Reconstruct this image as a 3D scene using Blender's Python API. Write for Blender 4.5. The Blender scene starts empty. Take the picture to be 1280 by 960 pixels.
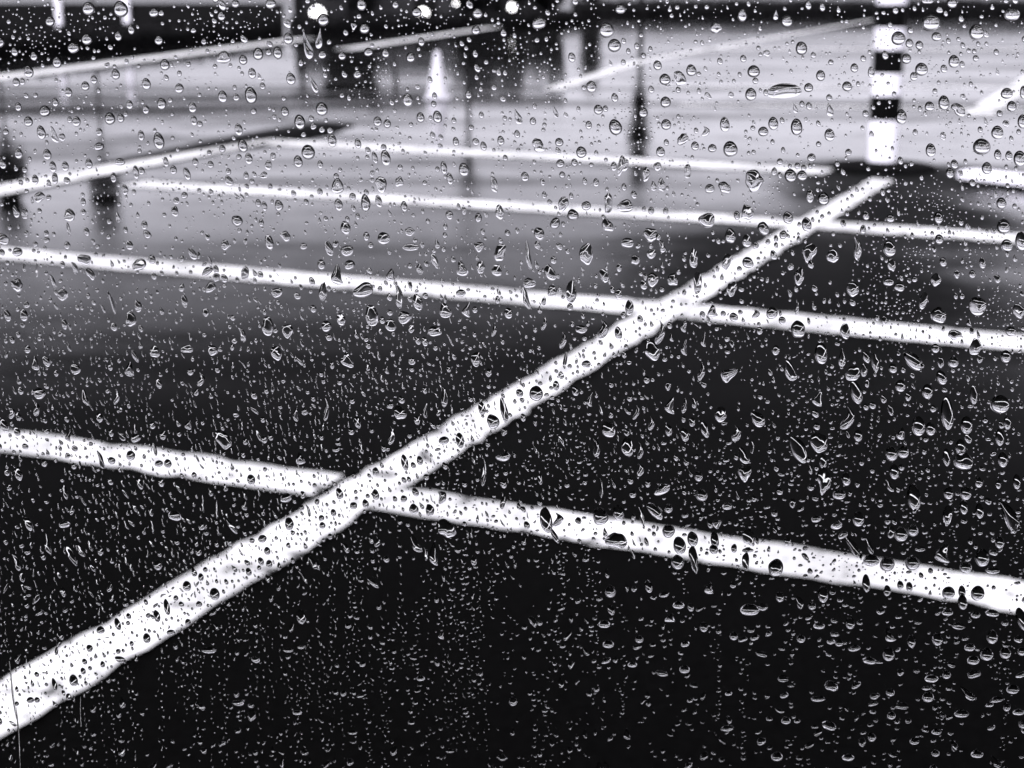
import bpy, math, random
import numpy as np
from mathutils import Vector

random.seed(7)
rng = np.random.default_rng(11)
R = math.radians
sc = bpy.context.scene
COL = sc.collection

# ------------------------------------------------------------------ camera
F, CX, CY = 1856.6, 640.0, 480.0          # focal length and centre of the photograph, in its pixels
PITCH, EYE = R(14.89), 1.35               # looking down through the window; eye height in metres
PANE_Y = 0.40                             # outer face of the glass
cam_data = bpy.data.cameras.new('camera')
cam = bpy.data.objects.new('camera', cam_data)
COL.objects.link(cam)
cam.location = (0, 0, EYE)
cam.rotation_euler = (R(90) - PITCH, 0, 0)
cam_data.sensor_width = 36
cam_data.lens = F / 1280 * 36
cam_data.clip_start, cam_data.clip_end = 0.02, 3000
cam_data.dof.use_dof = True
cam_data.dof.focus_distance = 0.412
cam_data.dof.aperture_fstop = 22
sc.camera = cam


def ray(px, py):
    x = (np.asarray(px, float) - CX) / F
    y = (CY - np.asarray(py, float)) / F
    return x, math.cos(PITCH) + y * math.sin(PITCH), -math.sin(PITCH) + y * math.cos(PITCH)


def ground_at(px, py):
    dx, dy, dz = ray(px, py)
    t = EYE / -dz
    return np.array([dx * t, dy * t]).astype(float)


def pane_at(px, py):
    dx, dy, dz = ray(px, py)
    t = PANE_Y / dy
    return dx * t, EYE + dz * t


# ------------------------------------------------------------------ helpers
def tag(o, label=None, cat=None, group=None, kind=None):
    if label: o['label'] = label
    if cat: o['category'] = cat
    if group: o['group'] = group
    if kind: o['kind'] = kind
    return o


def link(name, verts, faces, mat, parent=None, smooth=False):
    me = bpy.data.meshes.new(name)
    me.from_pydata([tuple(map(float, v)) for v in verts], [], [tuple(f) for f in faces])
    me.update()
    if smooth:
        me.polygons.foreach_set('use_smooth', [True] * len(me.polygons))
    if mat: me.materials.append(mat)
    o = bpy.data.objects.new(name, me)
    COL.objects.link(o)
    if parent: o.parent = parent
    return o


def empty(name, loc, label, cat, group=None, rz=0):
    o = bpy.data.objects.new(name, None)
    COL.objects.link(o)
    o.location = loc
    o.rotation_euler = (0, 0, rz)
    return tag(o, label, cat, group)


class MB:
    def __init__(self): self.v, self.f = [], []
    def add(self, v, f):
        n = len(self.v); self.v += list(v); self.f += [[i + n for i in q] for q in f]; return self
    def box(self, x0, x1, y0, y1, z0, z1, b=0.0):
        if b <= 0:
            v = [(x, y, z) for z in (z0, z1) for y in (y0, y1) for x in (x0, x1)]
            return self.add(v, [(0, 2, 3, 1), (4, 5, 7, 6), (0, 1, 5, 4), (2, 6, 7, 3), (0, 4, 6, 2), (1, 3, 7, 5)])
        v, f = [], []
        rings = [(z0, b), (z0 + b, 0), (z1 - b, 0), (z1, b)]
        for z, i in rings:
            v += [(x0 + i, y0 + i + b * 0, z), (x1 - i, y0 + i, z), (x1 - i, y1 - i, z), (x0 + i, y1 - i, z)]
        for k in range(3):
            for j in range(4):
                f.append((k * 4 + j, k * 4 + (j + 1) % 4, k * 4 + 4 + (j + 1) % 4, k * 4 + 4 + j))
        f += [(3, 2, 1, 0), (12, 13, 14, 15)]
        return self.add(v, f)
    def lathe(self, prof, n=40, c=(0, 0)):
        v, f = [], []
        for r, z in prof:
            for k in range(n):
                a = 2 * math.pi * k / n
                v.append((c[0] + r * math.cos(a), c[1] + r * math.sin(a), z))
        for i in range(len(prof) - 1):
            for k in range(n):
                f.append((i * n + k, i * n + (k + 1) % n, (i + 1) * n + (k + 1) % n, (i + 1) * n + k))
        f.append(tuple(range(n - 1, -1, -1)))
        f.append(tuple((len(prof) - 1) * n + k for k in range(n)))
        return self.add(v, f)
    def build(self, name, mat, parent=None, smooth=False):
        return link(name, self.v, self.f, mat, parent, smooth)


# ------------------------------------------------------------------ materials
def new_mat(name):
    m = bpy.data.materials.new(name)
    m.use_nodes = True
    nt = m.node_tree
    nt.nodes.clear()
    out = nt.nodes.new('ShaderNodeOutputMaterial')
    return m, nt, out


def N(nt, kind, **kw):
    n = nt.nodes.new(kind)
    for k, v in kw.items():
        if k in n.inputs.keys(): n.inputs[k].default_value = v
        else: setattr(n, k, v)
    return n


def math_node(nt, op, a, b=None, clamp=False):
    n = nt.nodes.new('ShaderNodeMath'); n.operation = op; n.use_clamp = clamp
    for i, s in enumerate((a, b)):
        if s is None: continue
        if isinstance(s, (int, float)): n.inputs[i].default_value = s
        else: nt.links.new(s, n.inputs[i])
    return n.outputs[0]


def map_range(nt, val, a, b, c, d, smooth=True):
    n = nt.nodes.new('ShaderNodeMapRange')
    n.interpolation_type = 'SMOOTHSTEP' if smooth else 'LINEAR'
    nt.links.new(val, n.inputs['Value'])
    for k, v in zip(('From Min', 'From Max', 'To Min', 'To Max'), (a, b, c, d)):
        n.inputs[k].default_value = v
    return n.outputs[0]


def noise(nt, vec, scale, detail=4, rough=0.55):
    n = N(nt, 'ShaderNodeTexNoise', Scale=scale, Detail=detail, Roughness=rough)
    if vec is not None: nt.links.new(vec, n.inputs['Vector'])
    return n.outputs[0]


def pos(nt):
    return nt.nodes.new('ShaderNodeNewGeometry').outputs['Position']


def grey(v, tint=1.06):
    return (v, v * 0.985, v * tint, 1)


def simple(name, val, rough=0.6, var=0.25, scale=8.0, spec=0.4, bump=0.0):
    m, nt, out = new_mat(name)
    p = N(nt, 'ShaderNodeBsdfPrincipled', Roughness=rough)
    p.inputs['Specular IOR Level'].default_value = spec
    tc = nt.nodes.new('ShaderNodeTexCoord').outputs['Object']
    nz = noise(nt, tc, scale, 6)
    cr = nt.nodes.new('ShaderNodeMix'); cr.data_type = 'RGBA'
    nt.links.new(map_range(nt, nz, 0.3, 0.7, 0, 1), cr.inputs['Factor'])
    cr.inputs[6].default_value = grey(val * (1 - var)); cr.inputs[7].default_value = grey(min(0.95, val * (1 + var)))
    nt.links.new(cr.outputs[2], p.inputs['Base Color'])
    if bump:
        b = N(nt, 'ShaderNodeBump', Strength=bump, Distance=0.01)
        nt.links.new(noise(nt, tc, scale * 8, 4), b.inputs['Height'])
        nt.links.new(b.outputs[0], p.inputs['Normal'])
    nt.links.new(p.outputs[0], out.inputs[0])
    return m


# wet asphalt: where a film of water stands it is smooth and mirror-like, elsewhere it is rougher and reflects less
def asphalt_material():
    m, nt, out = new_mat('wet_asphalt')
    P = pos(nt)
    sep = nt.nodes.new('ShaderNodeSeparateXYZ'); nt.links.new(P, sep.inputs[0])
    X, Y = sep.outputs[0], sep.outputs[1]
    n1 = noise(nt, P, 0.22, 5, 0.6)
    n2 = noise(nt, P, 1.3, 5, 0.6)
    # less reflective: near the window, patches right of the long line, round the pole
    dist = math_node(nt, 'ADD', Y, math_node(nt, 'MULTIPLY', math_node(nt, 'SUBTRACT', n1, 0.5), GLOSS['wob']))
    dist = math_node(nt, 'ADD', dist, math_node(nt, 'MULTIPLY', math_node(nt, 'MULTIPLY', X, X), 0.28))
    wet = map_range(nt, dist, GLOSS['y0'], GLOSS['y1'], 0, 1)
    for (bx, by, rx, ry, amt) in GLOSS['patches']:
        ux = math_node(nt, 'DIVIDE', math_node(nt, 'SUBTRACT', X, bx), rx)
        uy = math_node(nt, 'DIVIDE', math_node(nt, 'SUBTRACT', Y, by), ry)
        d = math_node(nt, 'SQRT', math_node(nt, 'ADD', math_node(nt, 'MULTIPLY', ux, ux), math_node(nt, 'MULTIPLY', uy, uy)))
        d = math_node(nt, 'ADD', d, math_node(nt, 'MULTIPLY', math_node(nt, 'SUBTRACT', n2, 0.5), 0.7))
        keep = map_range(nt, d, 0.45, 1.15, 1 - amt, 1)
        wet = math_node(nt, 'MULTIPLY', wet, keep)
    wet = math_node(nt, 'MULTIPLY', wet, map_range(nt, n2, 0.25, 0.75, 0.85, 1.0))
    # streaks and islands where the water has run off
    mp = nt.nodes.new('ShaderNodeMapping'); mp.inputs['Scale'].default_value = (0.09, 0.40, 1.0)
    mp.inputs['Rotation'].default_value = (0, 0, 0.25)
    nt.links.new(P, mp.inputs[0])
    n3 = noise(nt, mp.outputs[0], 1.0, 6, 0.62)
    isl = map_range(nt, n3, 0.39, 0.51, 0.28, 1)
    mp2 = nt.nodes.new('ShaderNodeMapping'); mp2.inputs['Scale'].default_value = (0.7, 0.9, 1.0); mp2.inputs['Rotation'].default_value = (0, 0, 0.4)
    nt.links.new(P, mp2.inputs[0])
    isl = math_node(nt, 'MULTIPLY', isl, map_range(nt, noise(nt, mp2.outputs[0], 1.0, 6, 0.7), 0.34, 0.52, 0.5, 1))
    film = wet
    isl = math_node(nt, 'MAXIMUM', math_node(nt, 'POWER', isl, map_range(nt, Y, 9, 18, 1.0, 2.6)), 0.03)
    wet = math_node(nt, 'MULTIPLY', wet, isl)
    wet = math_node(nt, 'MULTIPLY', wet, map_range(nt, noise(nt, P, 7.0, 5, 0.7), 0.3, 0.7, 0.78, 1.0))
    p = nt.nodes.new('ShaderNodeBsdfPrincipled')
    base = map_range(nt, noise(nt, P, 45, 6, 0.7), 0.3, 0.75, 0.5 * BASE, 1.6 * BASE, False)
    comb = nt.nodes.new('ShaderNodeCombineColor')
    for i in range(3): nt.links.new(base, comb.inputs[i])
    nt.links.new(comb.outputs[0], p.inputs['Base Color'])
    rgh = map_range(nt, film, 0, 0.9, 0.30, 0.035, False)
    rgh = math_node(nt, 'ADD', rgh, map_range(nt, noise(nt, mp.outputs[0], 2.2, 5), 0.35, 0.65, 0.0, 0.06))
    nt.links.new(rgh, p.inputs['Roughness'])
    nt.links.new(map_range(nt, wet, 0, 1, GLOSS['ior0'], GLOSS['ior1'], False), p.inputs['IOR'])
    b = N(nt, 'ShaderNodeBump', Strength=0.04, Distance=0.0002)
    nt.links.new(noise(nt, P, 90, 3), b.inputs['Height'])
    b2 = N(nt, 'ShaderNodeBump', Strength=0.09, Distance=0.006)
    nt.links.new(noise(nt, P, 1.1, 3), b2.inputs['Height'])
    nt.links.new(b.outputs[0], b2.inputs['Normal'])
    nt.links.new(b2.outputs[0], p.inputs['Normal'])
    nt.links.new(p.outputs[0], out.inputs[0])
    return m


def paint_material(name='white_road_paint', val=0.62, wear=0.42):
    m, nt, out = new_mat(name)
    P = pos(nt)
    p = N(nt, 'ShaderNodeBsdfPrincipled', Roughness=0.45)
    mask = map_range(nt, noise(nt, P, 7, 7, 0.72), wear - 0.06, wear + 0.03, 0, 1)
    fine = map_range(nt, noise(nt, P, 2.2, 4), 0.3, 0.7, 0.62, 1.05)
    chips = map_range(nt, noise(nt, P, 34, 5, 0.7), 0.34, 0.42, 0.25, 1)
    v = math_node(nt, 'MULTIPLY', math_node(nt, 'MULTIPLY', math_node(nt, 'MULTIPLY', mask, chips), fine), val)
    v = math_node(nt, 'MAXIMUM', v, 0.05)
    comb = nt.nodes.new('ShaderNodeCombineColor')
    for i in range(3): nt.links.new(v, comb.inputs[i])
    nt.links.new(comb.outputs[0], p.inputs['Base Color'])
    nt.links.new(p.outputs[0], out.inputs[0])
    return m


def clear_material(name, ior):
    m, nt, out = new_mat(name)
    g = N(nt, 'ShaderNodeBsdfGlass', Roughness=0.0, IOR=ior)
    g.inputs['Color'].default_value = (1, 1, 1, 1)
    nt.links.new(g.outputs[0], out.inputs[0])
    return m


def lamp_material():
    m, nt, out = new_mat('lit_lamp')
    e = N(nt, 'ShaderNodeEmission', Strength=2.5)
    e.inputs[0].default_value = (1, 0.98, 1, 1)
    nt.links.new(e.outputs[0], out.inputs[0])
    return m


BASE = 0.0016
PG = lambda px, py: tuple(float(c) for c in ground_at(px, py))
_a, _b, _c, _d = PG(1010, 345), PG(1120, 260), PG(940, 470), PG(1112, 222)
GLOSS = dict(wob=2.6, y0=3.75, y1=13.5, ior0=1.017, ior1=1.33,
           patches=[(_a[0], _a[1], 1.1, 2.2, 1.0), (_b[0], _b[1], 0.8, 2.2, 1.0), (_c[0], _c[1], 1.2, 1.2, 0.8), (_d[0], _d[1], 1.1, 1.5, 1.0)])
M = dict(
    asphalt=asphalt_material(), paint=paint_material(), glass=clear_material('window_glass', 1.5),
    water=clear_material('rain_water', 1.333), white=simple('white_enamel', 0.82, 0.35, 0.04, 3),
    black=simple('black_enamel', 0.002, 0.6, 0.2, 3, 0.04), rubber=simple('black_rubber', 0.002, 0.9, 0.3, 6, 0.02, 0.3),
    hedge=simple('hedge_leaf', 0.005, 0.8, 0.6, 4, 0.05), bark=simple('bark', 0.03, 0.9, 0.4, 6, 0.2),
    leaf=simple('dark_leaf', 0.006, 0.8, 0.5, 2, 0.05), shed=simple('dark_cladding', 0.004, 0.7, 0.3, 2, 0.1),
    glassdark=simple('dark_pane', 0.015, 0.2, 0.2, 2, 0.4), roof=simple('dark_roof', 0.012, 0.7, 0.3, 2, 0.2),
    post=simple('white_post_paint', 0.8, 0.5, 0.05, 3), cone=simple('pale_plastic', 0.5, 0.4, 0.05, 6),
    conc=simple('kerb_concrete', 0.008, 0.8, 0.3, 8, 0.1, 0.3), room=simple('room_plaster', 0.02, 0.9, 0.1, 3, 0.1),
    frame=simple('frame_paint', 0.1, 0.5, 0.1, 6), lamp=lamp_material(), facade=simple('facade_render', 0.3, 0.8, 0.15, 1, 0.2),
)

# ------------------------------------------------------------------ world and sun (overcast)
w = bpy.data.worlds.new('World'); sc.world = w; w.use_nodes = True
nt = w.node_tree; nt.nodes.clear()
sky = nt.nodes.new('ShaderNodeTexSky'); sky.sky_type = 'NISHITA'; sky.sun_disc = False
sky.sun_elevation, sky.sun_rotation = R(60), R(205)
sky.air_density, sky.dust_density, sky.ozone_density = 1.0, 3.0, 1.0
bw = nt.nodes.new('ShaderNodeRGBToBW'); nt.links.new(sky.outputs[0], bw.inputs[0])
tint = nt.nodes.new('ShaderNodeMix'); tint.data_type = 'RGBA'; tint.blend_type = 'MULTIPLY'
tint.inputs['Factor'].default_value = 1
nt.links.new(bw.outputs[0], tint.inputs[6]); tint.inputs[7].default_value = (0.98, 0.96, 1.08, 1)
bg = nt.nodes.new('ShaderNodeBackground'); bg.inputs['Strength'].default_value = 0.12
nt.links.new(tint.outputs[2], bg.inputs[0])
wo = nt.nodes.new('ShaderNodeOutputWorld'); nt.links.new(bg.outputs[0], wo.inputs[0])
sd = bpy.data.lights.new('sun', 'SUN'); sd.energy = 1.2; sd.angle = R(14); sd.color = (1, 0.98, 0.99)
so = bpy.data.objects.new('sun', sd); COL.objects.link(so)
el, az = R(60), R(205)
to_sun = Vector((math.sin(az) * math.cos(el), math.cos(az) * math.cos(el), math.sin(el)))
so.rotation_euler = to_sun.to_track_quat('Z', 'Y').to_euler()
so.location = (0, -5, 12)

sc.view_settings.view_transform = 'Standard'
sc.view_settings.look = 'None'
sc.view_settings.exposure = 1.82
sc.view_settings.gamma = 1.0
sc.view_settings.use_curve_mapping = False
cy = sc.cycles
cy.max_bounces, cy.transmission_bounces, cy.glossy_bounces, cy.diffuse_bounces = 20, 18, 5, 2
cy.caustics_reflective = cy.caustics_refractive = False
cy.sample_clamp_indirect = 6
cy.use_denoising = True
# ------------------------------------------------------------------ ground
S = 900
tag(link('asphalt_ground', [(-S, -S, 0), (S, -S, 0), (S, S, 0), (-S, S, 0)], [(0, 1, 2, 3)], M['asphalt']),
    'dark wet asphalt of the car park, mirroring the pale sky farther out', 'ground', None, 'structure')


def line_dirs(a, b):
    a, b = np.array(a), np.array(b)
    d = (b - a) / np.linalg.norm(b - a)
    return d, np.array([-d[1], d[0]])


def stripe(pts, width, z, label, wob=0.007, mat=None, name='road_marking'):
    """painted line through ground points, with slightly ragged edges"""
    left, right = [], []
    for (a, b) in zip(pts[:-1], pts[1:]):
        a, b = np.array(a), np.array(b)
        d, n = line_dirs(a, b)
        L = np.linalg.norm(b - a)
        k = max(2, min(160, int(L / 0.06)))
        for i in range(k + 1):
            p = a + d * L * i / k
            e1, e2 = rng.normal(0, wob, 2)
            left.append(p + n * (width / 2 + e1)); right.append(p - n * (width / 2 + e2))
    v = [(*p, z) for p in left] + [(*p, z) for p in right]
    m = len(left)
    f = [(m + i, m + i + 1, i + 1, i) for i in range(m - 1)]
    return tag(link(name, v, f, mat or M['paint']), label, 'painted line', 'white lines painted on the asphalt', 'structure')


def gwidth(px, y0, y1, d):
    """ground width across direction d of a line seen from y0 to y1 at column px"""
    a, b = ground_at(px, y0), ground_at(px, y1)
    n = np.array([-d[1], d[0]])
    return abs(np.dot(a - b, n))


G = ground_at
# long diagonal line
ca, cb = G(-140, 978), G(1103, 226)
dc, nc = line_dirs(ca, cb)
wc = gwidth(215, 733, 793, dc)
stripe([G(0, 894) + (G(0, 894) - cb) / np.linalg.norm(G(0, 894) - cb) * 1.5, cb], wc, 0.010,
       'long broad white line running diagonally across the bays')
# bay lines
dl, nl = line_dirs(G(480, 622), G(1280, 747))
w1 = gwidth(1065, 693, 732, dl)
w2 = gwidth(1065, 401, 425, dl)
w3 = gwidth(1180, 286, 300, dl)
w4 = gwidth(700, 196, 206, dl)
wc, w1, w2, w3, w4 = [0.90 * q_ for q_ in (wc, w1, 0.84 * w2, 0.8 * w3, 0.8 * w4)]
print('LINE WIDTHS', wc, w1, w2, w3, w4)


def ext(a, b, t):
    return b + (b - a) * t


stripe([ext(G(370, 603), G(0, 551), 0.35), G(410, 608)], w1, 0.005, 'nearest bay line left of the diagonal, ending just short of it')
stripe([G(470, 622), ext(G(480, 622), G(1280, 747), 0.3)], w1, 0.005, 'nearest bay line right of the diagonal, broadest of the bay lines')
stripe([ext(G(640, 369), G(0, 317), 0.2), G(835, 388)], w2, 0.005, 'second bay line left of the diagonal')
stripe([G(838, 388), ext(G(884, 392), G(1280, 430), 0.4)], w2, 0.005, 'second bay line right of the diagonal')
stripe([G(166, 230), G(1000, 280)], w3, 0.005, 'third bay line left of the diagonal')
stripe([G(1000, 280), ext(G(1038, 282), G(1280, 299), 0.5)], w3, 0.005, 'third bay line right of the diagonal')
stripe([G(319, 177), G(1036, 215)], w4, 0.005, 'farthest bay line, ending at the striped pole')
stripe([ext(G(319, 178), G(0, 239), 0.2), G(322, 177)], w3 * 1.15, 0.010, 'line closing the far ends of the bays on the left')
# farther markings
stripe([ext(G(380, 49), G(0, 97), 0.1), G(384, 48)], 0.6, 0.005, 'white edge line before the hedge on the left')
stripe([G(690, 112), G(800, 77), G(1090, 25)], 0.26, 0.005, 'thin white line running away behind the striped pole')
stripe([G(1222, 143), ext(G(1222, 143), G(1285, 101), 0.6)], 0.32, 0.005, 'short broad white line beyond the pole at right')
stripe([G(430, 62), G(690, 23)], 0.5, 0.005, 'faint white line in front of the dark shed')
stripe([G(848, 131), G(1300, 137)], 0.20, 0.005, 'thin white cross line just beyond the pole')
stripe([G(830, 108), G(1320, 110)], 0.24, 0.005, 'second thin white cross line beyond the pole')
stripe([G(880, 61), G(1330, 62)], 0.5, 0.005, 'far white cross line before the long hedge')

# dark low kerb along the left end of the bays
a, b = G(150, 206), G(445, 157)
d, n = line_dirs(a, b)
L = np.linalg.norm(b - a)
mb = MB()
k = 60
v, f = [], []
for i in range(k + 1):
    t = i / k
    p = a + d * L * t
    hgt = 0.075 * min(1, 0.25 + t * 1.4) * min(1, (1 - t) * 6 + 0.2)
    for off, z in ((0, 0.0), (0.02, hgt * 0.85), (0.05, hgt), (0.16, hgt), (0.18, 0.0)):
        v.append((*(p + n * off), z))
for i in range(k):
    for j in range(4):
        f.append((i * 5 + j, i * 5 + 5 + j, i * 5 + 6 + j, i * 5 + 1 + j))
tag(link('kerb', v, f, M['conc'], smooth=False), 'low dark kerb behind the far left ends of the bays', 'kerb')

# ------------------------------------------------------------------ striped pole
pb = G(1104, 211)
base_c = pb + np.array([0.0, 0.06])
pole = empty('striped_pole', (base_c[0], base_c[1], 0), 'thick black and white banded pole standing at the far end of the diagonal line', 'pole')
rad = 17.9 / F * math.hypot(*base_c) * 1.0
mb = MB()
BR = 0.42  # dark disc added for the wet shade and reflection at the pole's foot
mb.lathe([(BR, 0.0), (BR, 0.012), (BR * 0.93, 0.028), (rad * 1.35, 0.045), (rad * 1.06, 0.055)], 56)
mb.build('foot_shade_disc', M['rubber'], pole)


def z_at(py):
    dx, dy, dz = ray(1105, py)
    t = (base_c[1] - rad) / dy
    return EYE + dz * t


zs = [0.05] + [z_at(p) for p in (151.5, 121, 92.5, 63, 35, 6)]
st = zs[-1] - zs[-2] + zs[-2] - zs[-3]
while zs[-1] < 2.7:
    zs.append(zs[-1] + st / 2)
for i in range(len(zs) - 1):
    mb = MB()
    z0, z1 = zs[i], zs[i + 1]
    r = rad * (1.0 if i % 2 == 0 else 1.003)
    mb.lathe([(r * 0.98, z0), (r, z0 + 0.004), (r, z1 - 0.004), (r * 0.98, z1)], 48)
    o = mb.build('white_band' if i % 2 == 0 else 'black_band', M['white' if i % 2 == 0 else 'black'], pole, False)
MB().lathe([(rad * 1.02, zs[-1]), (rad * 1.02, zs[-1] + 0.03), (rad * 0.6, zs[-1] + 0.09), (0.02, zs[-1] + 0.11)], 48).build('cap', M['black'], pole)

# white wheel stop right of the pole
ka, kb = G(1199, 226), ext(G(1206, 227), G(1285, 236), 0.35)
d, n = line_dirs(ka, kb)
L = float(np.linalg.norm(kb - ka))
stop = empty('wheel_stop', (ka[0], ka[1], 0), 'low white wheel stop with a rounded end right of the striped pole', 'wheel stop', None, math.atan2(d[1], d[0]))
v, f = [], []
prof = [(-0.09, 0.03), (-0.085, 0.07), (-0.06, 0.09), (0.06, 0.09), (0.085, 0.07), (0.09, 0.03)]
xs = [(0.0, 0.35), (0.02, 0.7), (0.06, 0.93), (0.12, 1.0), (L - 0.12, 1.0), (L - 0.06, 0.93), (L - 0.02, 0.7), (L, 0.35)]
for x, s in xs:
    for (y, z) in prof: v.append((x, y * s, 0.03 + (z - 0.03) * s))
m = len(prof)
for i in range(len(xs) - 1):
    for j in range(m):
        f.append((i * m + j, (i + 1) * m + j, (i + 1) * m + (j + 1) % m, i * m + (j + 1) % m))
f += [tuple(range(m)), tuple(range(len(v) - 1, len(v) - m - 1, -1))]
link('beam', v, f, M['post'], stop)
for x in (0.15, L / 2, L - 0.15):
    MB().box(x - 0.07, x + 0.07, -0.075, 0.075, 0.0, 0.03).build('foot', M['rubber'], stop)

# pale traffic cone
cp = G(547, 124)
D = cp[1]
cone = empty('traffic_cone', (cp[0], cp[1], 0), 'pale traffic cone standing on the wet ground before the dark shed', 'traffic cone')
hc = 57 / F * D * 1.02
MB().box(-0.16, 0.16, -0.16, 0.16, 0, 0.035, 0.008).build('foot', M['cone'], cone)
MB().lathe([(0.14, 0.035), (0.13, 0.06), (0.035, hc - 0.02), (0.026, hc), (0.016, hc)], 32).build('body', M['cone'], cone, True)

# ------------------------------------------------------------------ hedge, shelter, shed, trees beyond the lot
def leafy(name, centres, size, mat, parent=None):
    """many small leaf faces at the given centres"""
    c = np.asarray(centres)
    k = len(c)
    d1 = rng.normal(size=(k, 3)); d1 /= np.linalg.norm(d1, axis=1)[:, None]
    d2 = np.cross(d1, rng.normal(size=(k, 3))); d2 /= np.linalg.norm(d2, axis=1)[:, None]
    s = size * rng.uniform(0.6, 1.4, (k, 1))
    q = np.stack([c - d1 * s, c + d2 * s * 0.6, c + d1 * s, c - d2 * s * 0.6], 1).reshape(-1, 3)
    fs = [(4 * i, 4 * i + 1, 4 * i + 2, 4 * i + 3) for i in range(k)]
    return link(name, q, fs, mat, parent)


def hedge(a, b, h, th, label, n_leaf):
    a, b = np.array(a), np.array(b)
    d, n = line_dirs(a, b)
    L = np.linalg.norm(b - a)
    o = empty('hedge', (a[0], a[1], 0), label, 'hedge', None, math.atan2(d[1], d[0]))
    v, f = [], []
    k = max(8, int(L / 0.7))
    for i in range(k + 1):
        x = L * i / k
        hh = h * rng.uniform(0.86, 0.98)
        for y, z in ((-0.45, 0), (-0.5, 0.5), (-0.38, 0.93), (0, 1), (0.38, 0.93), (0.5, 0.5), (0.45, 0)):
            v.append((x, y * th * rng.uniform(0.9, 1.05), z * hh))
    for i in range(k):
        for j in range(6):
            f.append((i * 7 + j, i * 7 + 7 + j, i * 7 + 8 + j, i * 7 + 1 + j))
    f += [tuple(range(7)), tuple(range(len(v) - 1, len(v) - 8, -1))]
    link('foliage', v, f, M['hedge'], o)
    t = rng.uniform(-0.5, 0.5, n_leaf)
    c = np.stack([rng.uniform(0, L, n_leaf), t * th, h * (rng.uniform(0.05, 1.04, n_leaf))], 1)
    side = rng.random(n_leaf) < 0.6
    c[side, 1] = np.sign(t[side]) * th * 0.5
    c[~side, 2] = h * rng.uniform(0.9, 1.05, (~side).sum())
    lf = leafy('leaves', c, 0.06, M['leaf'], o)
    lf['kind'] = 'stuff'
    return o


hedge((-12.5, 26.0), (-7.3, 45.5), 0.5, 1.0, 'low dark hedge slanting away at the far left edge of the lot', 2500)
hedge((-6.6, 47.5), (2.4, 62.0), 0.5, 1.0, 'low dark hedge in front of the long dark shed', 2000)
hedge((3.0, 76.0), (44.0, 78.0), 0.85, 1.2, 'long dark hedge closing the lot behind the striped pole', 4000)

# flat-roofed shelter on white posts: dark roof slab, open sides
sh = empty('shelter', (0, 56, 0), 'open shelter with dark flat roof on white posts behind the left hedge', 'shelter')
x1 = (380 - CX) / F * 58.5
MB().box(-36, x1, -1.5, 1.2, 2.5, 3.15, 0.05).build('roof', M['roof'], sh)
MB().box(-36, x1, -1.4, -1.1, 0.0, 0.85).build('plinth', M['shed'], sh)
for px in (198, 120, 30, -80, -190):
    x = (px - CX) / F * 57.6
    MB().box(x - 0.11, x + 0.11, -1.62, -1.40, 0.0, 2.5, 0.01).build('post', M['post'], sh)

# long dark shed
shed = empty('shed', (0, 64, 0), 'long dark shed behind the low hedge, two bright lamps on its front', 'shed')
xa, xb = (383 - CX) / F * 66, (694 - CX) / F * 66
xm = (500 - CX) / F * 66
MB().box(xa, xb, 0, 1.6, 0, 2.2).build('wall', M['shed'], shed)
MB().box(xa - .3, xm + 1.2, -.3, 1.9, 2.85, 3.75, 0.04).build('roof', M['roof'], shed)
MB().box(xm + 1.203, xb + .3, -.25, 1.85, 3.1, 3.45, 0.04).build('roof', M['roof'], shed)
for x in (xa + 0.2, xm, (xm + xb) / 2, xb - 0.2):
    MB().box(x - .08, x + .08, 0.6, 0.8, 2.2, 3.2).build('post', M['roof'], shed)
for i in range(4):
    x = xa + (i + 0.5) * (xb - xa) / 4
    MB().box(x - 0.9, x + 0.9, -0.06, -0.003, 0.02, 2.0, 0.01).build('door', M['glassdark'], shed)

for (px, py, dia, lab) in ((396, 17, 16, 'larger round lit lamp low on the left end of the dark shed'),
                           (528, 18, 14, 'round lit lamp on the dark shed above the pale traffic cone'),
                           (570, 4, 5, 'tiny lit lamp on the shed, just right of the lamp above the cone'),
                           (640, 9, 8, 'small lit lamp on the right end of the dark shed')):
    Dl = 63.6
    dx, dy, dz = ray(px, py)
    t = Dl / dy
    lx, lz = float(dx * t), float(EYE + dz * t)
    r = dia / F * Dl / 2
    lp = empty('lamp', (lx, Dl + 0.34, lz), lab, 'lamp', 'lit lamps along the shed')
    mb = MB(); nseg = 24
    vv, ff = [], []
    for (rr, yy) in ((r * 1.15, 0.0), (r * 1.15, -0.12), (r * 1.02, -0.14)):
        for k in range(nseg):
            a = 2 * math.pi * k / nseg
            vv.append((rr * math.cos(a), yy, rr * math.sin(a)))
    for i in range(2):
        for k in range(nseg):
            ff.append((i * nseg + k, i * nseg + (k + 1) % nseg, (i + 1) * nseg + (k + 1) % nseg, (i + 1) * nseg + k))
    link('housing', vv, ff, M['shed'], lp)
    vv, ff = [(0, -0.20, 0)], []
    for (rr, yy) in ((r * 0.5, -0.19), (r * 0.85, -0.165), (r, -0.135)):
        for k in range(nseg):
            a = 2 * math.pi * k / nseg
            vv.append((rr * math.cos(a), yy, rr * math.sin(a)))
    for k in range(nseg): ff.append((0, 1 + (k + 1) % nseg, 1 + k))
    for i in range(2):
        for k in range(nseg):
            ff.append((1 + i * nseg + k, 1 + i * nseg + (k + 1) % nseg, 1 + (i + 1) * nseg + (k + 1) % nseg, 1 + (i + 1) * nseg + k))
    link('lens', vv, ff, M['lamp'], lp)


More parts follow.
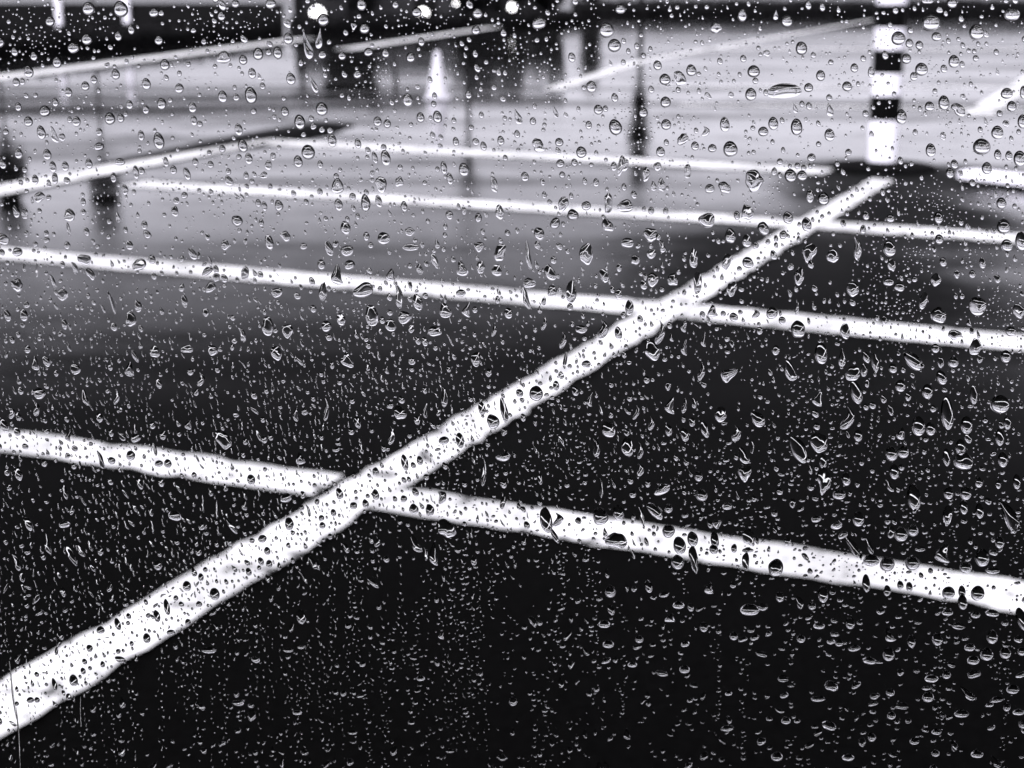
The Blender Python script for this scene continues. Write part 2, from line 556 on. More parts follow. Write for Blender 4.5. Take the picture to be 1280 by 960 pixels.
def poplar(px, Dist, h, wd, label, z0=0.1, tr=1.0):
    x = (px - CX) / F * Dist
    o = empty('poplar_tree', (x, Dist, 0), label, 'tree', 'slim dark trees beyond the lot')
    mb = MB()
    prof = [(0.2 * tr, 0), (0.15 * tr, 0.4), (0.12 * tr, h * 0.3), (0.09 * tr, h * 0.7), (0.03, h * 0.97)]
    mb.lathe(prof, 10).build('trunk', M['bark'], o, True)
    k = 3800
    t_ = rng.uniform(0.0, 1, k)
    z = z0 + (1 - z0) * t_
    clump = 0.8 + 0.25 * np.sin(z * 23 + px) + 0.15 * np.sin(z * 51 + 1.3 * px)
    rr = wd * np.clip(np.sin(np.pi * np.clip(t_, 0, 1) ** 0.85) ** 0.45, 0.1, 1) * clump * np.sqrt(rng.uniform(0, 1, k))
    a = rng.uniform(0, 2 * np.pi, k)
    c = np.stack([rr * np.cos(a), rr * np.sin(a), z * h], 1)
    leafy('crown', c, 0.13, M['leaf'], o)
    return o


def bush(px, Dist, h, wd, label):
    x = (px - CX) / F * Dist
    o = empty('bush', (x, Dist, 0), label, 'bush', 'dark bushes by the shed')
    mb = MB()
    for k in range(5):
        a = 2 * math.pi * k / 5 + px
        ex, ey = 0.4 * wd * math.cos(a), 0.4 * wd * math.sin(a)
        mb.add([(-.05, 0, 0), (.05, 0, 0), (0, .07, 0), (ex - .02, ey, h * .7), (ex + .02, ey, h * .7), (ex, ey + .03, h * .7)],
               [(0, 1, 4, 3), (1, 2, 5, 4), (2, 0, 3, 5)])
    mb.build('stems', M['bark'], o)
    cs = []
    for k in range(16):
        c = np.array([rng.uniform(-.8, .8) * wd, rng.uniform(-.6, .6) * wd, h * rng.uniform(0.25, 0.88)])
        q_ = rng.normal(size=(320, 3)); q_ /= np.linalg.norm(q_, axis=1)[:, None]
        cs.append(c + q_ * rng.uniform(0.4, 1, (320, 1)) * np.array([.42 * wd, .42 * wd, .17 * h]))
    cs = np.vstack(cs); cs[:, 2] = np.clip(cs[:, 2], 0.03, None)
    leafy('foliage', cs, 0.10, M['leaf'], o)
    return o


bush(452, 62.3, 3.7, 1.3, 'tall dark bush before the shed, between the two big round lamps')
bush(610, 62.4, 2.9, 1.6, 'broad dark bush before the shed, between the two small lamps')
bush(690, 63.5, 2.3, 0.9, 'low dark bush at the right end of the shed')
poplar(736, 79.5, 3.9, 0.62, 'slim dark tree mirrored as a short dark post right of the traffic cone')
poplar(797, 80.0, 9.8, 0.60, 'slim dark tree mirrored left of the striped pole, cut by the farthest bay line', 0.38)
poplar(586, 74.0, 11.0, 0.5, 'slim dark tree behind the shed, mirrored below the traffic cone', 0.62)
poplar(131, 61.5, 9.6, 0.75, 'slim dark tree behind the shelter, mirrored above the second bay line', 0.58, 0.5)
poplar(12, 62.0, 9.2, 0.8, 'broad dark tree behind the shelter at the left edge', 0.5, 0.5)

# ------------------------------------------------------------------ the room one looks out of
def struct(name, mb, mat, label):
    o = mb.build(name, mat); o['kind'] = 'structure'; return o


XW, ZL, ZH = 1.3, 0.72, 1.95
wy0, wy1 = PANE_Y - 0.06, PANE_Y + 0.02
struct('room_floor', MB().box(-2.5, 2.5, -4, wy0, 0.02, 0.08), M['room'], '')
struct('room_ceiling', MB().box(-2.5, 2.5, -4, wy0, 2.6, 2.7), M['room'], '')
struct('room_wall', MB().box(-2.6, -2.5, -4, wy0, 0.0, 2.7), M['room'], '')
struct('room_wall', MB().box(2.5, 2.6, -4, wy0, 0.0, 2.7), M['room'], '')
struct('room_wall', MB().box(-2.6, 2.6, -4.1, -4, 0.0, 2.7), M['room'], '')
mb = MB()
mb.box(-2.6, 2.6, wy0, wy1, 0, ZL).box(-2.6, 2.6, wy0, wy1, ZH, 2.7)
mb.box(-2.6, -XW, wy0, wy1, ZL, ZH).box(XW, 2.6, wy0, wy1, ZL, ZH)
struct('room_wall', mb, M['facade'], '')
win = empty('window', (0, PANE_Y, ZL), 'wide window pane covered in raindrops, overlooking the wet car park', 'window')
fw = 0.05
mb = MB()
mb.box(-XW + .002, XW - .002, -0.055, 0.015, 0.002, fw).box(-XW + .002, XW - .002, -0.055, 0.015, ZH - ZL - fw, ZH - ZL - .002)
mb.box(-XW + .002, -XW + fw, -0.055, 0.015, fw, ZH - ZL - fw).box(XW - fw, XW - .002, -0.055, 0.015, fw, ZH - ZL - fw)
mb.build('frame', M['frame'], win)
MB().box(-XW + fw, XW - fw, -0.004, 0.0, fw, ZH - ZL - fw).build('pane', M['glass'], win)
DROPS = """
0 0|450,42,52,58;610,45,60,75,20;258,105,40,45;375,238,48,48,30;442,195,44,50;776,62,42,40;800,200,36,42;1112,80,34,42;1115,25,30,50,25;1182,18,34,36;152,357,42,55;293,310,40,50;1124,285,62,52,0,i;830,322,40,50;585,370,36,46;738,418,38,52;902,440,38,44;434,428,34,42;350,460,32,44;1118,482,40,54;1258,475,52,75;232,553,50,48;814,517,40,52;150,605,38,46;556,590,46,54;390,605,36,46;214,660,38,62;278,670,34,78,30,s;610,588,30,40;800,702,46,76;502,730,44,36;712,675,28,46;975,600,28,46;968,535,34,48;1198,645,34,54;102,765,34,46;244,770,36,50;1218,725,40,60;686,858,26,60,10;606,806,46,32;835,805,22,46;940,865,28,60,20;1148,900,36,46,20,i;272,830,30,50;184,895,30,44;334,828,30,44;452,815,30,46;1248,790,34,50;342,900,28,36,30;598,180,28,40;662,147,28,42;82,258,28,38;178,280,30,40;90,410,32,42;100,532,28,40;655,522,30,40;284,510,28,40;735,545,28,42;1220,298,36,44;1265,365,34,48;8,210,40,46
320 0|78,18,46,44;530,22,42,54;340,98,52,56;545,142,46,48;258,220,52,130,15,t;320,190,42,90,-5,t;1108,65,42,46;1100,150,40,42;165,192,42,54;112,263,40,54;15,268,44,54;775,286,40,46;565,260,42,38;650,265,32,40;433,278,32,36;828,208,28,40;178,393,40,54;290,418,36,80,25,t;332,543,52,60;760,498,44,58;222,608,48,66;908,582,40,56;610,605,36,44;658,616,32,38;148,556,34,44;384,700,38,58;264,758,58,66;214,805,38,56;650,787,42,70;1040,845,44,60;410,925,58,60,10,i;628,920,50,70,10,i;596,785,24,54,15;940,835,28,56;970,890,28,54;1190,915,40,74,25,s;718,905,36,44,10,i;1224,700,30,42;824,585,34,46;335,272,40,40;510,370,36,36;512,715,28,46;1000,705,26,40;805,60,46,46
640 0|135,115,64,54;540,45,44,42;470,150,68,68;510,226,58,58;1147,75,40,56;1015,138,50,50,0,i;298,286,32,44;395,432,44,52;762,395,48,50;835,388,48,70,25,i;893,350,44,52;1204,355,54,54;1190,470,50,56;725,325,36,44;430,546,40,44;765,508,46,48;515,633,56,70,20;28,580,44,70,20,t;653,560,40,46;1060,620,42,66;1088,742,62,70;130,722,54,58,0,i;345,758,44,52;768,620,44,48;850,695,48,48,0,i;740,756,38,46;550,825,40,92,-10,i;1205,903,80,92,0,i;875,853,30,64,0,i;668,868,32,62,0,i;1060,935,52,52,0,i;745,920,30,64,0,i;64,880,34,44;215,555,28,60,20,t;240,815,36,38;235,708,36,38;985,940,44,40;912,727,34,40;998,738,38,36;1252,655,44,44;965,655,46,46,0,h;725,830,34,40,0,i
960 0|90,105,54,56;806,112,80,76;1035,160,66,70;1210,72,70,58;912,15,46,46;790,5,54,26;645,190,64,60;162,240,50,60;75,455,150,70,5,f;760,345,56,58;922,306,48,58;258,376,40,48;390,430,44,44;872,512,48,66;800,530,42,44;945,545,62,50,-20,i;660,582,48,66;22,615,44,58;138,632,52,72;303,545,44,60,10,t;1060,730,76,72;1138,660,54,60;806,748,44,60;1250,790,54,72;1086,838,44,54;1185,465,54,48;1210,530,42,48;1270,460,34,60;1265,605,46,62;108,875,52,60;165,875,44,46;302,672,44,56;835,182,42,42;685,292,42,46;700,215,34,40;750,225,34,40;722,380,32,40;1140,770,32,46;1196,775,32,42;924,818,32,42;902,862,36,46;198,436,40,40;212,785,38,36;426,338,34,40;510,360,30,50
0 240|20,232,64,60,0,i;95,295,50,44;205,20,44,48,10,i;355,110,50,66,10,i;90,95,32,62,20;350,180,24,66,20,s;430,335,54,64,10,i;703,358,68,56,15,i;460,405,40,54,20,i;380,375,30,66,30,s;192,385,16,70,5,s;92,458,52,66,30,i;318,508,48,64,35,i;272,440,26,70,30,s;128,610,40,58;46,612,30,62,20;660,628,48,76,20,i;697,565,34,60;880,92,34,56;1190,140,52,54,30;1130,260,40,48,0,i;968,305,34,64,35;1042,390,50,40,20,i;1230,398,38,66,0,i;1058,470,50,52,0,i;928,540,30,62;1215,705,44,76,25,h;185,850,52,66,20,h;655,880,60,76,10,h;780,795,46,56,0,f;385,880,48,52,30,f;940,780,60,36,0,f;1068,785,46,54,35;240,840,32,56,30;330,655,26,54;565,545,20,120,20,s;742,208,34,46,30;766,333,34,46;654,262,34,46;1055,345,20,60,20,s;1010,930,48,66,0,h
320 240|118,64,36,50;416,60,36,54;550,50,42,72;450,176,46,68;742,68,28,48;70,246,44,66;152,218,48,50,30,i;640,228,60,62,0,i;368,278,34,80,20;458,290,54,58,0,i;775,272,78,34,0,f;330,358,40,48;470,360,50,50;408,408,80,100,10,h;540,485,100,66,25,i;676,410,66,60,10,h;715,515,46,110,15,s;810,545,46,78,15;580,610,64,96,5,i;742,620,62,62,35,i;674,660,50,62,25,i;108,498,44,56,0,i;338,490,36,90,0,i;62,665,54,92,15,i;160,690,48,70,10,i;355,665,46,54;428,632,44,56,10,i;105,800,52,66,0,i;1030,382,52,62,0,i;1124,372,40,62,0,i;1205,388,48,58,15,i;1220,300,54,84,-10,i;1115,270,46,50,0,i;968,112,36,46;1112,125,34,46;1218,95,40,70,15,i;895,340,32,70,20,i;950,585,70,72,40,s;1055,585,56,64,0,h;895,690,66,48,0,i;460,840,48,76,35,i;1100,830,44,72,0,i;1262,600,40,54;820,380,28,58,0,i;770,195,46,42,0,i;1025,500,48,36;1190,685,36,60,0,h
640 240|135,205,50,64;303,110,54,54;255,55,44,66,0,i;370,65,42,40;480,55,36,94,0,i;565,68,70,56,10,i;215,152,44,58,-20;475,162,56,60,10,i;690,210,60,76,0,i;575,250,62,48,-10;370,305,66,98,0,i;972,138,76,72,0,i;1172,98,58,76,0,i;1252,178,54,64;1088,215,50,76;1170,240,42,62;905,325,44,84,0,i;1070,345,44,80,-15,i;1175,348,58,50;695,305,42,50,0,i;615,335,44,48,0,i;188,398,50,80,20,i;85,450,54,54,25,i;200,490,50,52,0,i;295,495,50,110,0,i;460,415,44,64,0,i;700,435,54,66,0,i;800,432,54,56,0,i;532,505,36,52;82,310,34,130,10,s;70,525,36,110,20,s;585,572,40,74,0,i;455,680,70,90,0,h;530,700,36,62;925,450,40,110,0,i;1095,480,42,80,0,i;1000,590,70,60,20,h;740,700,54,110,-10,h;700,790,70,90,10,i;255,735,44,80,-5,h;160,650,34,70,-5,h;345,680,50,44,0,i;1105,620,38,48;1215,605,56,44,0,h;860,660,40,70,-5,h;370,855,46,36;860,770,44,76,0,h;955,735,38,64,0,h;1085,905,86,90,-45,h;945,890,44,90,-5,h;265,835,24,90,0,s
960 240|272,30,50,58;95,125,46,62;188,158,46,72;205,15,36,56;200,300,72,84,0,i;318,315,56,66,10,i;440,275,58,120,10,h;600,278,60,76;845,125,44,58;848,232,42,48;1170,168,66,72;1185,262,56,58;1258,240,60,90;1158,52,44,50;605,128,40,40;150,418,50,78,10,i;418,480,54,76,0,i;612,360,38,62,0,i;868,345,34,46;596,445,50,36;650,470,50,42,-20;832,435,48,60,0,i;1040,565,80,90,55,i;845,610,74,74,0,i;770,540,42,74,-15,i;1245,590,52,72,0,i;1064,350,32,54;140,570,28,76,0,h;145,680,70,82;380,690,44,80,0,i;260,800,62,100;365,820,48,90,0,t;718,838,66,110,45;418,900,62,80,0,i;108,885,60,110,35,s;925,708,60,50,0,i;1030,765,56,80,0,i;1180,815,48,60;618,875,40,48;860,920,48,70,20;918,845,50,54;830,775,38,44;530,850,34,90,0,i;72,210,38,44;35,785,38,44;15,600,52,60;1205,690,50,48
0 480|65,135,50,56,20,h;190,115,50,70,10,h;435,60,36,80,20,s;590,55,36,76,0,h;205,40,50,60,35;505,160,32,46;30,200,36,70,25;350,255,40,50,0,h;950,195,50,50,0,h;1120,270,60,100,35,i;660,350,46,46,35;685,262,50,40,35;510,370,30,90,25,s;100,440,36,70,20;880,650,64,46,-10;330,692,56,34,10;565,375,36,36;800,390,38,34;845,390,36,44;150,690,36,70,25;1260,470,40,50;795,895,40,50;780,320,24,60,25,s;90,880,40,90,25,h;245,790,40,100,15,h;1090,620,16,90,5,s;1020,590,16,80,5,s;705,490,24,60,20
320 480|205,140,36,80,0,h;355,120,36,110,0,h;720,135,54,70,10,i;850,125,30,76,0,h;45,270,30,36;680,250,44,90,0,h;225,365,60,60,30,h;510,185,28,60;1185,190,56,50;940,50,50,110,15,h;1130,125,36,44;1020,285,38,54;940,275,50,40;600,545,36,50;550,590,30,44;490,600,36,36;155,560,60,44,20;930,555,70,60,30,h;1235,575,40,80,0,h;870,620,40,60,20,i;790,615,44,50,20,i;955,715,80,90,20,i;800,790,46,90,35,s;890,840,60,110,10,h;610,780,40,50,0,h;170,690,44,60;390,635,28,36;60,825,30,40;70,890,30,40;36,765,40,40;1140,430,36,140,0,h;1240,350,90,60,-20,h;745,385,34,80;1240,140,36,80;600,430,32,40;420,540,32,60
640 480|120,50,66,50;790,100,64,80,0,h;390,70,40,70,-5,h;695,190,44,66,0,h;480,230,62,56,20;575,320,54,64,0,i;640,325,40,80,0,h;420,310,48,90,10,h;620,135,36,70,-10,h;860,100,34,80,-5,h;1120,240,70,70,0,h;1225,180,58,56,25;1040,155,54,52,0,i;780,230,34,40;860,255,38,46;1155,350,50,90,35,s;1160,445,64,54,0,i;960,230,36,56;930,460,40,34;945,555,54,40;780,620,40,30;745,515,110,60,10,h;440,665,70,60;530,645,54,50;170,690,56,90;230,670,70,66,0,h;645,650,30,90,20,s;710,640,50,70,45;520,785,90,60,0,i;835,810,60,60;900,775,56,46;780,735,60,44;1180,770,60,60,20,i;1165,890,36,60,0,i;825,890,60,48;905,880,40,90,10,i;1010,780,40,54;1005,825,40,34;1025,690,56,50,-30,h;640,420,50,60,10,h;445,510,24,100,5,h
960 480|248,65,70,76,0,h;435,50,52,80,15;655,10,48,40;790,40,50,48;1150,105,90,60;1020,60,36,60;745,215,64,64;805,225,46,44;888,160,60,110;985,210,54,60;660,240,60,60,0,h;148,340,66,96,25,i;250,300,76,70,10,i;395,165,80,110,-10,h;445,258,40,38;955,318,48,52;670,340,54,40,-15;968,390,88,60,0,f;1165,380,46,50;275,490,64,84,0,i;385,475,44,44;625,440,44,50;722,575,66,90;350,550,60,34;610,350,60,50;890,660,48,60,0,i;1200,675,60,110,30,i;1228,605,40,70;658,750,66,50;718,730,54,40;870,835,96,100,0,h;1062,870,68,60;445,675,54,50;340,695,70,50,-20,h;425,830,40,80,30,i;500,800,30,90,30,s;980,545,54,46;970,615,40,50;895,545,46,40;1045,490,40,36;1050,635,40,50;1150,790,44,40;980,915,60,40;510,880,80,40;590,900,70,50;715,895,70,50,30;35,920,70,60;270,390,34,50;1235,490,36,50;1150,270,40,56;1188,195,36,44;600,500,30,70,35,s;885,370,34,60
0 720|1078,80,48,60;940,40,40,50;840,145,28,80;790,190,32,60;375,510,40,60;280,530,24,60;595,230,30,60;455,350,32,36;160,608,36,30;510,260,40,36;300,325,40,40,20,h;520,430,24,30;1000,130,30,30;740,300,36,50;885,100,24,28;860,270,40,26;72,560,12,270,7,s;102,810,12,330,4,s;410,665,12,150,3,s;1050,360,70,30;335,160,26,26;635,130,30,24;100,400,40,50,-20,h
320 720|825,500,40,26;210,670,44,24;485,770,44,20;165,360,50,20;440,575,30,30;535,430,30,26;930,285,40,40,0,h
640 720|490,75,54,40;680,50,36,44;1185,165,90,40;460,235,56,26;480,335,52,26;790,200,70,40,10,h;470,410,70,30,10,h;830,140,56,26;635,310,40,26;955,250,40,34;600,435,44,20;860,460,50,26;1105,295,40,28;985,50,60,60,10,h
960 720|55,100,38,36;270,92,48,56;150,122,40,64,30,s;215,145,38,26;250,242,56,22;405,232,42,40;350,328,40,22;160,308,42,28;600,285,60,70,35,h;595,388,56,46,20;710,322,40,44;838,312,50,44,20;1112,300,56,46;1085,388,62,42;1178,380,54,38;1018,415,60,30;810,505,66,28;792,598,58,36;990,575,50,100,55,h;1215,560,60,30;960,680,70,26;835,770,46,20;1037,882,60,26;725,818,44,22;830,877,40,24;1130,915,36,70,45,s;605,575,42,26;885,487,42,28;310,545,54,40,0,i;245,605,68,20;610,690,42,26;1260,370,44,30;1270,735,50,30;1185,648,36,28;895,80,64,40;962,75,36,40;1040,85,66,50;485,38,38,60;590,70,34,36;655,40,32,28;700,50,32,32;965,130,46,50;1260,220,50,80,20;1000,350,54,26;920,830,50,60,30,h;890,175,54,22;1030,188,44,22;40,895,56,30;85,715,44,24;300,740,70,30,-20
"""
# ------------------------------------------------------------------ raindrops on the outside of the pane
UP = 1.0


def drop_geo(px, py, w, h, tilt, shape, rings, seg, g, contact=None):
    """verts (x, y, z) and faces of one drop whose outline sits at the given place on the pane"""
    a, b, T = w / 2, h / 2, math.radians(tilt)
    th = np.arange(seg) * 2 * np.pi / seg
    rho = np.sin(np.linspace(0, 1, rings + 1)[1:] * np.pi / 2)
    rr = np.ones(seg)
    amps = {'o': 0.025, 'f': 0.07, 't': 0.03, 's': 0.10, 'h': 0.06, 'i': 0.17}[shape]
    if shape == 'o' and 235 < py < 720 and px < 1020: amps = 0.08
    if shape == 'o' and py > 380 and w < 9: amps = 0.07
    if shape == 'o' and py < 300: UPC = 1.14
    else: UPC = 1.15 if py > 560 else 1.0
    for k in range(2, 7):
        rr += amps * (2.0 / k) ** 1.5 * g.normal() * 0.6 * np.cos(k * th + g.uniform(0, 6.28))
    rr = np.clip(rr, 0.6, 1.5)
    U = np.outer(rho, np.cos(th) * rr); V = np.outer(rho, np.sin(th) * rr)
    rh = np.repeat(rho[:, None], seg, 1)
    U = np.concatenate([[0], U.ravel()]); V = np.concatenate([[0], V.ravel()]); rh = np.concatenate([[0], rh.ravel()])
    V0 = V.copy()
    if shape == 'o':
        U = U * (1 - 0.10 * V)
    elif shape == 't':
        s = np.clip((1 - V) / 2, 0, 1)
        U = U * (0.16 + 0.9 * s ** 1.1)
    elif shape == 's':
        U = U * (0.75 - 0.2 * V) + 0.28 * np.sin(V * g.uniform(1.6, 2.6) + g.uniform(-1, 1))
    elif shape == 'h':
        k = g.choice([-1, 1]) * g.uniform(0.3, 0.6)
        U = U * (0.58 - 0.3 * V) + k * (V * V - 0.35) + 0.15 * np.sin(3 * V)
    elif shape == 'i':
        U = U * (1 + g.uniform(-0.35, 0.2) * V) + g.uniform(-.15, .15) * (V * V - .3)
    elif shape == 'f':
        V = V + g.uniform(-0.3, 0.1) * (U * U - 0.4)
    x = px + a * U * math.cos(T) - b * V * math.sin(T)
    y = py - b * V * math.cos(T) - a * U * math.sin(T)
    X, Z = pane_at(x, y)
    ppm = PANE_Y / F                      # metres on the pane per photograph pixel
    if contact is None:
        contact = {'o': 62, 'f': 44, 't': 52, 's': 55, 'h': 55, 'i': 50}[shape] * g.uniform(0.9, 1.1) * UPC
    al = math.radians(contact)
    mn = min(a, b) * ppm
    if shape in 'st h': mn = min(a * 0.75, b) * ppm
    cap = (np.sqrt(1 / math.sin(al) ** 2 - rh ** 2) - 1 / math.tan(al))
    if shape in 'if' or w > 1.6 * h:
        cap = 0.55 * cap + 0.45 * math.tan(al / 2) * (1 - rh ** 4)
    H = cap * mn
    if shape in 'ifhs':
        H = H * (1 + 0.22 * np.sin(2.6 * U + g.uniform(0, 6)) * np.cos(2.2 * V0 + g.uniform(0, 6)))
    H = H * (1 - (0.20 if py < 260 else 0.42) * np.clip(V0, -1, 1))
    gap = 0.00001
    Y = PANE_Y + gap + np.maximum(H, 0) + 0.000004
    n = len(X)
    vx = np.stack([X, Y, Z], 1)
    rim = vx[n - seg:].copy(); rim[:, 1] = PANE_Y + gap
    back = np.vstack([rim, [[X[0], PANE_Y + gap, Z[0]]]])
    V_all = np.vstack([vx, back])
    f = []
    for k in range(seg):
        k2 = (k + 1) % seg
        f.append((0, 1 + k2, 1 + k))
        for r in range(rings - 1):
            o0, o1 = 1 + r * seg, 1 + (r + 1) * seg
            f.append((o0 + k, o0 + k2, o1 + k2, o1 + k))
    last = 1 + (rings - 1) * seg
    nb = n
    flat = []
    for k in range(seg):
        k2 = (k + 1) % seg
        flat.append((last + k, last + k2, nb + k2, nb + k))
        flat.append((nb + seg, nb + k, nb + k2))
    return V_all, f, flat


def parse():
    out = []
    for row in DROPS.strip().split('\n'):
        hd, body = row.split('|')
        ox, oy = map(float, hd.split())
        for it in body.split(';'):
            q = it.split(',')
            if len(q) < 4: continue
            x, y, w_, h_ = (float(c) / 4 for c in q[:4])
            t = float(q[4]) if len(q) > 4 else 12.0
            s = q[5] if len(q) > 5 else 'o'
            if len(q) == 4 and ox + x > 900: t = 4.0
            if w_ > h_ * 1.25 and len(q) == 4: t = 0.0
            X_, Y_ = ox + x, oy + y
            if Y_ > 480 and s in 'oif':          # there one sees little more than the bright lower half
                if X_ > 560: h_, Y_ = h_ * 1.45, Y_ - h_ * 0.2
            m_ = 1.15 if Y_ < 260 else 1.05
            out.append((X_, Y_, w_ * m_, h_ * m_, t, s))
    return out


drops = parse()
drops.sort(key=lambda d: -d[2] * d[3])
# where a large drop already sits, no small one may
OCC = np.zeros((1100, 1700), bool)          # 1 px cells, offset (200, 60)


def occupy(px, py, w, h, test=False, pad=1.0):
    x0, x1 = int(px - w / 2 - pad) + 200, int(px + w / 2 + pad) + 201
    y0, y1 = int(py - h / 2 - pad) + 60, int(py + h / 2 + pad) + 61
    x0, x1 = max(0, x0), min(1700, x1); y0, y1 = max(0, y0), min(1100, y1)
    if x1 <= x0 or y1 <= y0: return True
    if test and OCC[y0:y1, x0:x1].any(): return True
    OCC[y0:y1, x0:x1] = True
    return False


kept = []
for d in drops:
    wq, hq = d[2], d[3]
    if not occupy(d[0], d[1], wq * 0.62, hq * 0.62, True, 0): kept.append(d)
for d in kept: occupy(d[0], d[1], d[2] * 0.8, d[3] * 0.8, False, 0)
big, rest = kept[:300], kept[300:]


def mesh_from(name, V, f_s, f_f):
    me = bpy.data.meshes.new(name)
    me.from_pydata(V.tolist(), [], f_s + f_f)
    sm = [True] * len(f_s) + [False] * len(f_f)
    me.polygons.foreach_set('use_smooth', sm)
    me.materials.append(M['water'])
    me.update()
    return me


# ---- what lies behind a drop in the view, for its label
def yl(x, p, q): return p[1] + (q[1] - p[1]) * (x - p[0]) / (q[0] - p[0])


def behind(x, y):
    cl = yl(x, (0, 895), (1103, 226))
    left = y < cl
    hw = max(9, 31 * (y + 13) / 775)
    if 1082 < x < 1130 and y < 212: return 'over the striped pole'
    if abs(y - cl) < hw and y > 224: return 'over the ' + ('near half' if y > 600 else 'middle' if y > 385 else 'far end') + ' of the diagonal line'
    l1 = yl(x, (0, 553), (430, 614)) if x < 430 else yl(x, (430, 615), (1280, 747))
    l2 = yl(x, (0, 317), (1280, 430)); l3 = yl(x, (170, 231), (1280, 299)); l4 = yl(x, (319, 178), (1280, 232))
    side = 'left of diagonal' if x < 1103 - (y - 226) * 1.65 else 'right of diagonal'
    if abs(y - l1) < 22: return 'over first bay line ' + side
    if abs(y - l2) < 14: return 'over second bay line ' + side
    if abs(y - l3) < 9 and x > 150: return 'over third bay line ' + side
    if y > l1: return 'over black asphalt below first bay line ' + side
    if y > l2: return 'between first and second bay lines ' + side
    if y > l3: return 'between second and third bay lines ' + side
    if x > 1103: return 'over pale ground right of the pole' if y > 24 else 'over far hedge right of the pole'
    if x < 320:
        if y > yl(x, (0, 239), (319, 178)) - 8: return 'over line closing the far left bays'
        if y > 110: return 'over pale mirrored ground at far left'
        if y > 62: return 'over white edge line at far left'
        return 'over dark hedge and white posts at far left'
    if abs(y - l4) < 8: return 'over farthest bay line'
    if y > l4: return 'over asphalt between third and farthest bay lines'
    if x < 690:
        return 'over pale ground before the shed' if y > 112 or x < 380 else 'over dark shed and its mirror image'
    return 'over pale ground left of the pole, ' + ('far part' if y < 90 else 'near part')


SHAPE = {'o': 'rounded', 'f': 'flattened', 'i': 'lumpy', 't': 'teardrop-shaped', 's': 'long thin', 'h': 'hooked'}
groups = {}
for i, d in enumerate(big):
    ar = d[2] * d[3]
    size = 'big' if ar > 230 else 'middling' if ar > 150 else 'smallish'
    sh_ = SHAPE[d[5]] if d[5] != 'o' else ('oval' if max(d[3] / d[2], d[2] / d[3]) > 1.32 else 'rounded')
    groups.setdefault((size, sh_, behind(d[0], d[1])), []).append(i)
ORD = ['first', 'second', 'third', 'fourth', 'fifth', 'sixth', 'seventh', 'eighth', 'ninth', 'tenth', 'eleventh', 'twelfth',
       'thirteenth', 'fourteenth', 'fifteenth', 'sixteenth', 'seventeenth', 'eighteenth', 'nineteenth', 'twentieth']
LAB = {}
for (size, sh_, reg), ids in groups.items():
    if len(ids) == 1:
        LAB[ids[0]] = f'lone {size} {sh_} raindrop {reg}'
        continue
    span_x = max(big[i][0] for i in ids) - min(big[i][0] for i in ids)
    span_y = max(big[i][1] for i in ids) - min(big[i][1] for i in ids)
    axis = 0 if span_x > span_y else 1
    ids.sort(key=lambda i: big[i][axis])
    names = ('leftmost', 'rightmost', 'from left') if axis == 0 else ('topmost', 'lowest', 'from top')
    for k, i in enumerate(ids):
        if k == 0: o = names[0]
        elif k == len(ids) - 1: o = names[1]
        else: o = ORD[k] + ' ' + names[2]
        LAB[i] = f'{size} {sh_} raindrop {reg}, {o}'
for i, d in enumerate(big):
    g = np.random.default_rng(1000 + i)
    V, fs, ff = drop_geo(*d, 9, 32, g)
    c = V.mean(0).copy()
    me = mesh_from('raindrop', V - c, fs, ff)
    o = bpy.data.objects.new('raindrop', me)
    o.location = c
    COL.objects.link(o)
    tag(o, LAB[i], 'raindrop', 'raindrops on the window pane')

# ---- the fine drops nobody could count
fine = [(x, y, w_, h_, t, s) for (x, y, w_, h_, t, s) in rest]
g = np.random.default_rng(5)


def put(x, y, w_, h_, t, s):
    if not occupy(x, y, w_ * 0.8, h_ * 0.8, True, 0.3): fine.append((x, y, w_, h_, t, s))


def logsize(lo, hi, p=2.2):
    u = g.random()
    return lo * (hi / lo) ** (u ** p)


# tight swarms and vertical trails of beads
for (cx_, cy_, rx, ry, n_) in ((1175, 268, 22, 42, 150), (1150, 320, 26, 22, 70), (1118, 378, 42, 22, 90), (1260, 388, 22, 36, 60), (470, 108, 28, 40, 90),
                               (450, 385, 24, 22, 50), (640, 65, 22, 18, 60), (690, 100, 34, 26, 60), (795, 150, 20, 45, 70), (700, 30, 60, 12, 50),
                               (860, 175, 30, 40, 50), (1090, 350, 14, 60, 40), (1235, 400, 40, 40, 40), (1068, 700, 20, 18, 60), (1120, 715, 26, 14, 40),
                               (1250, 830, 26, 14, 26), (80, 30, 80, 30, 110), (40, 60, 50, 22, 60), (280, 30, 60, 30, 80), (530, 30, 40, 26, 50)):
    for _ in range(n_):
        q = g.normal(0, 0.5, 2)
        s_ = logsize(1.5, 4.5, 1.4)
        put(cx_ + q[0] * rx, cy_ + q[1] * ry, s_, s_ * g.uniform(1, 1.3), 8, 'o')
for k in range(90):
    x = g.uniform(420, 1110) if k < 66 else g.uniform(1110, 1290)
    y0 = g.uniform(380, 760) if k % 3 else g.uniform(620, 900)
    ln, y, wd, dr = g.uniform(40, 170), y0, g.uniform(3, 11), 0.0
    while y < min(y0 + ln, 985):
        s_ = logsize(1.5, 5.5, 1.6)
        put(x + dr + g.normal(0, wd * 0.5), y, s_ * g.uniform(1.0, 1.7), s_ * g.uniform(0.8, 1.2), g.uniform(-15, 25), g.choice(['o', 'i', 'f', 's']))
        y += g.exponential(3.6) + 0.8
        dr += g.normal(0, 1.2)
        wd = np.clip(wd + g.normal(0, 0.8), 2, 14)
for k in range(22):
    x, y0 = g.uniform(430, 1260), g.uniform(20, 300)
    y = y0
    while y < y0 + g.uniform(25, 80):
        s_ = logsize(1.3, 3.2, 1.3)
        put(x + g.normal(0, 2.5), y, s_, s_ * 1.2, 8, 'o'); y += g.uniform(2, 6)
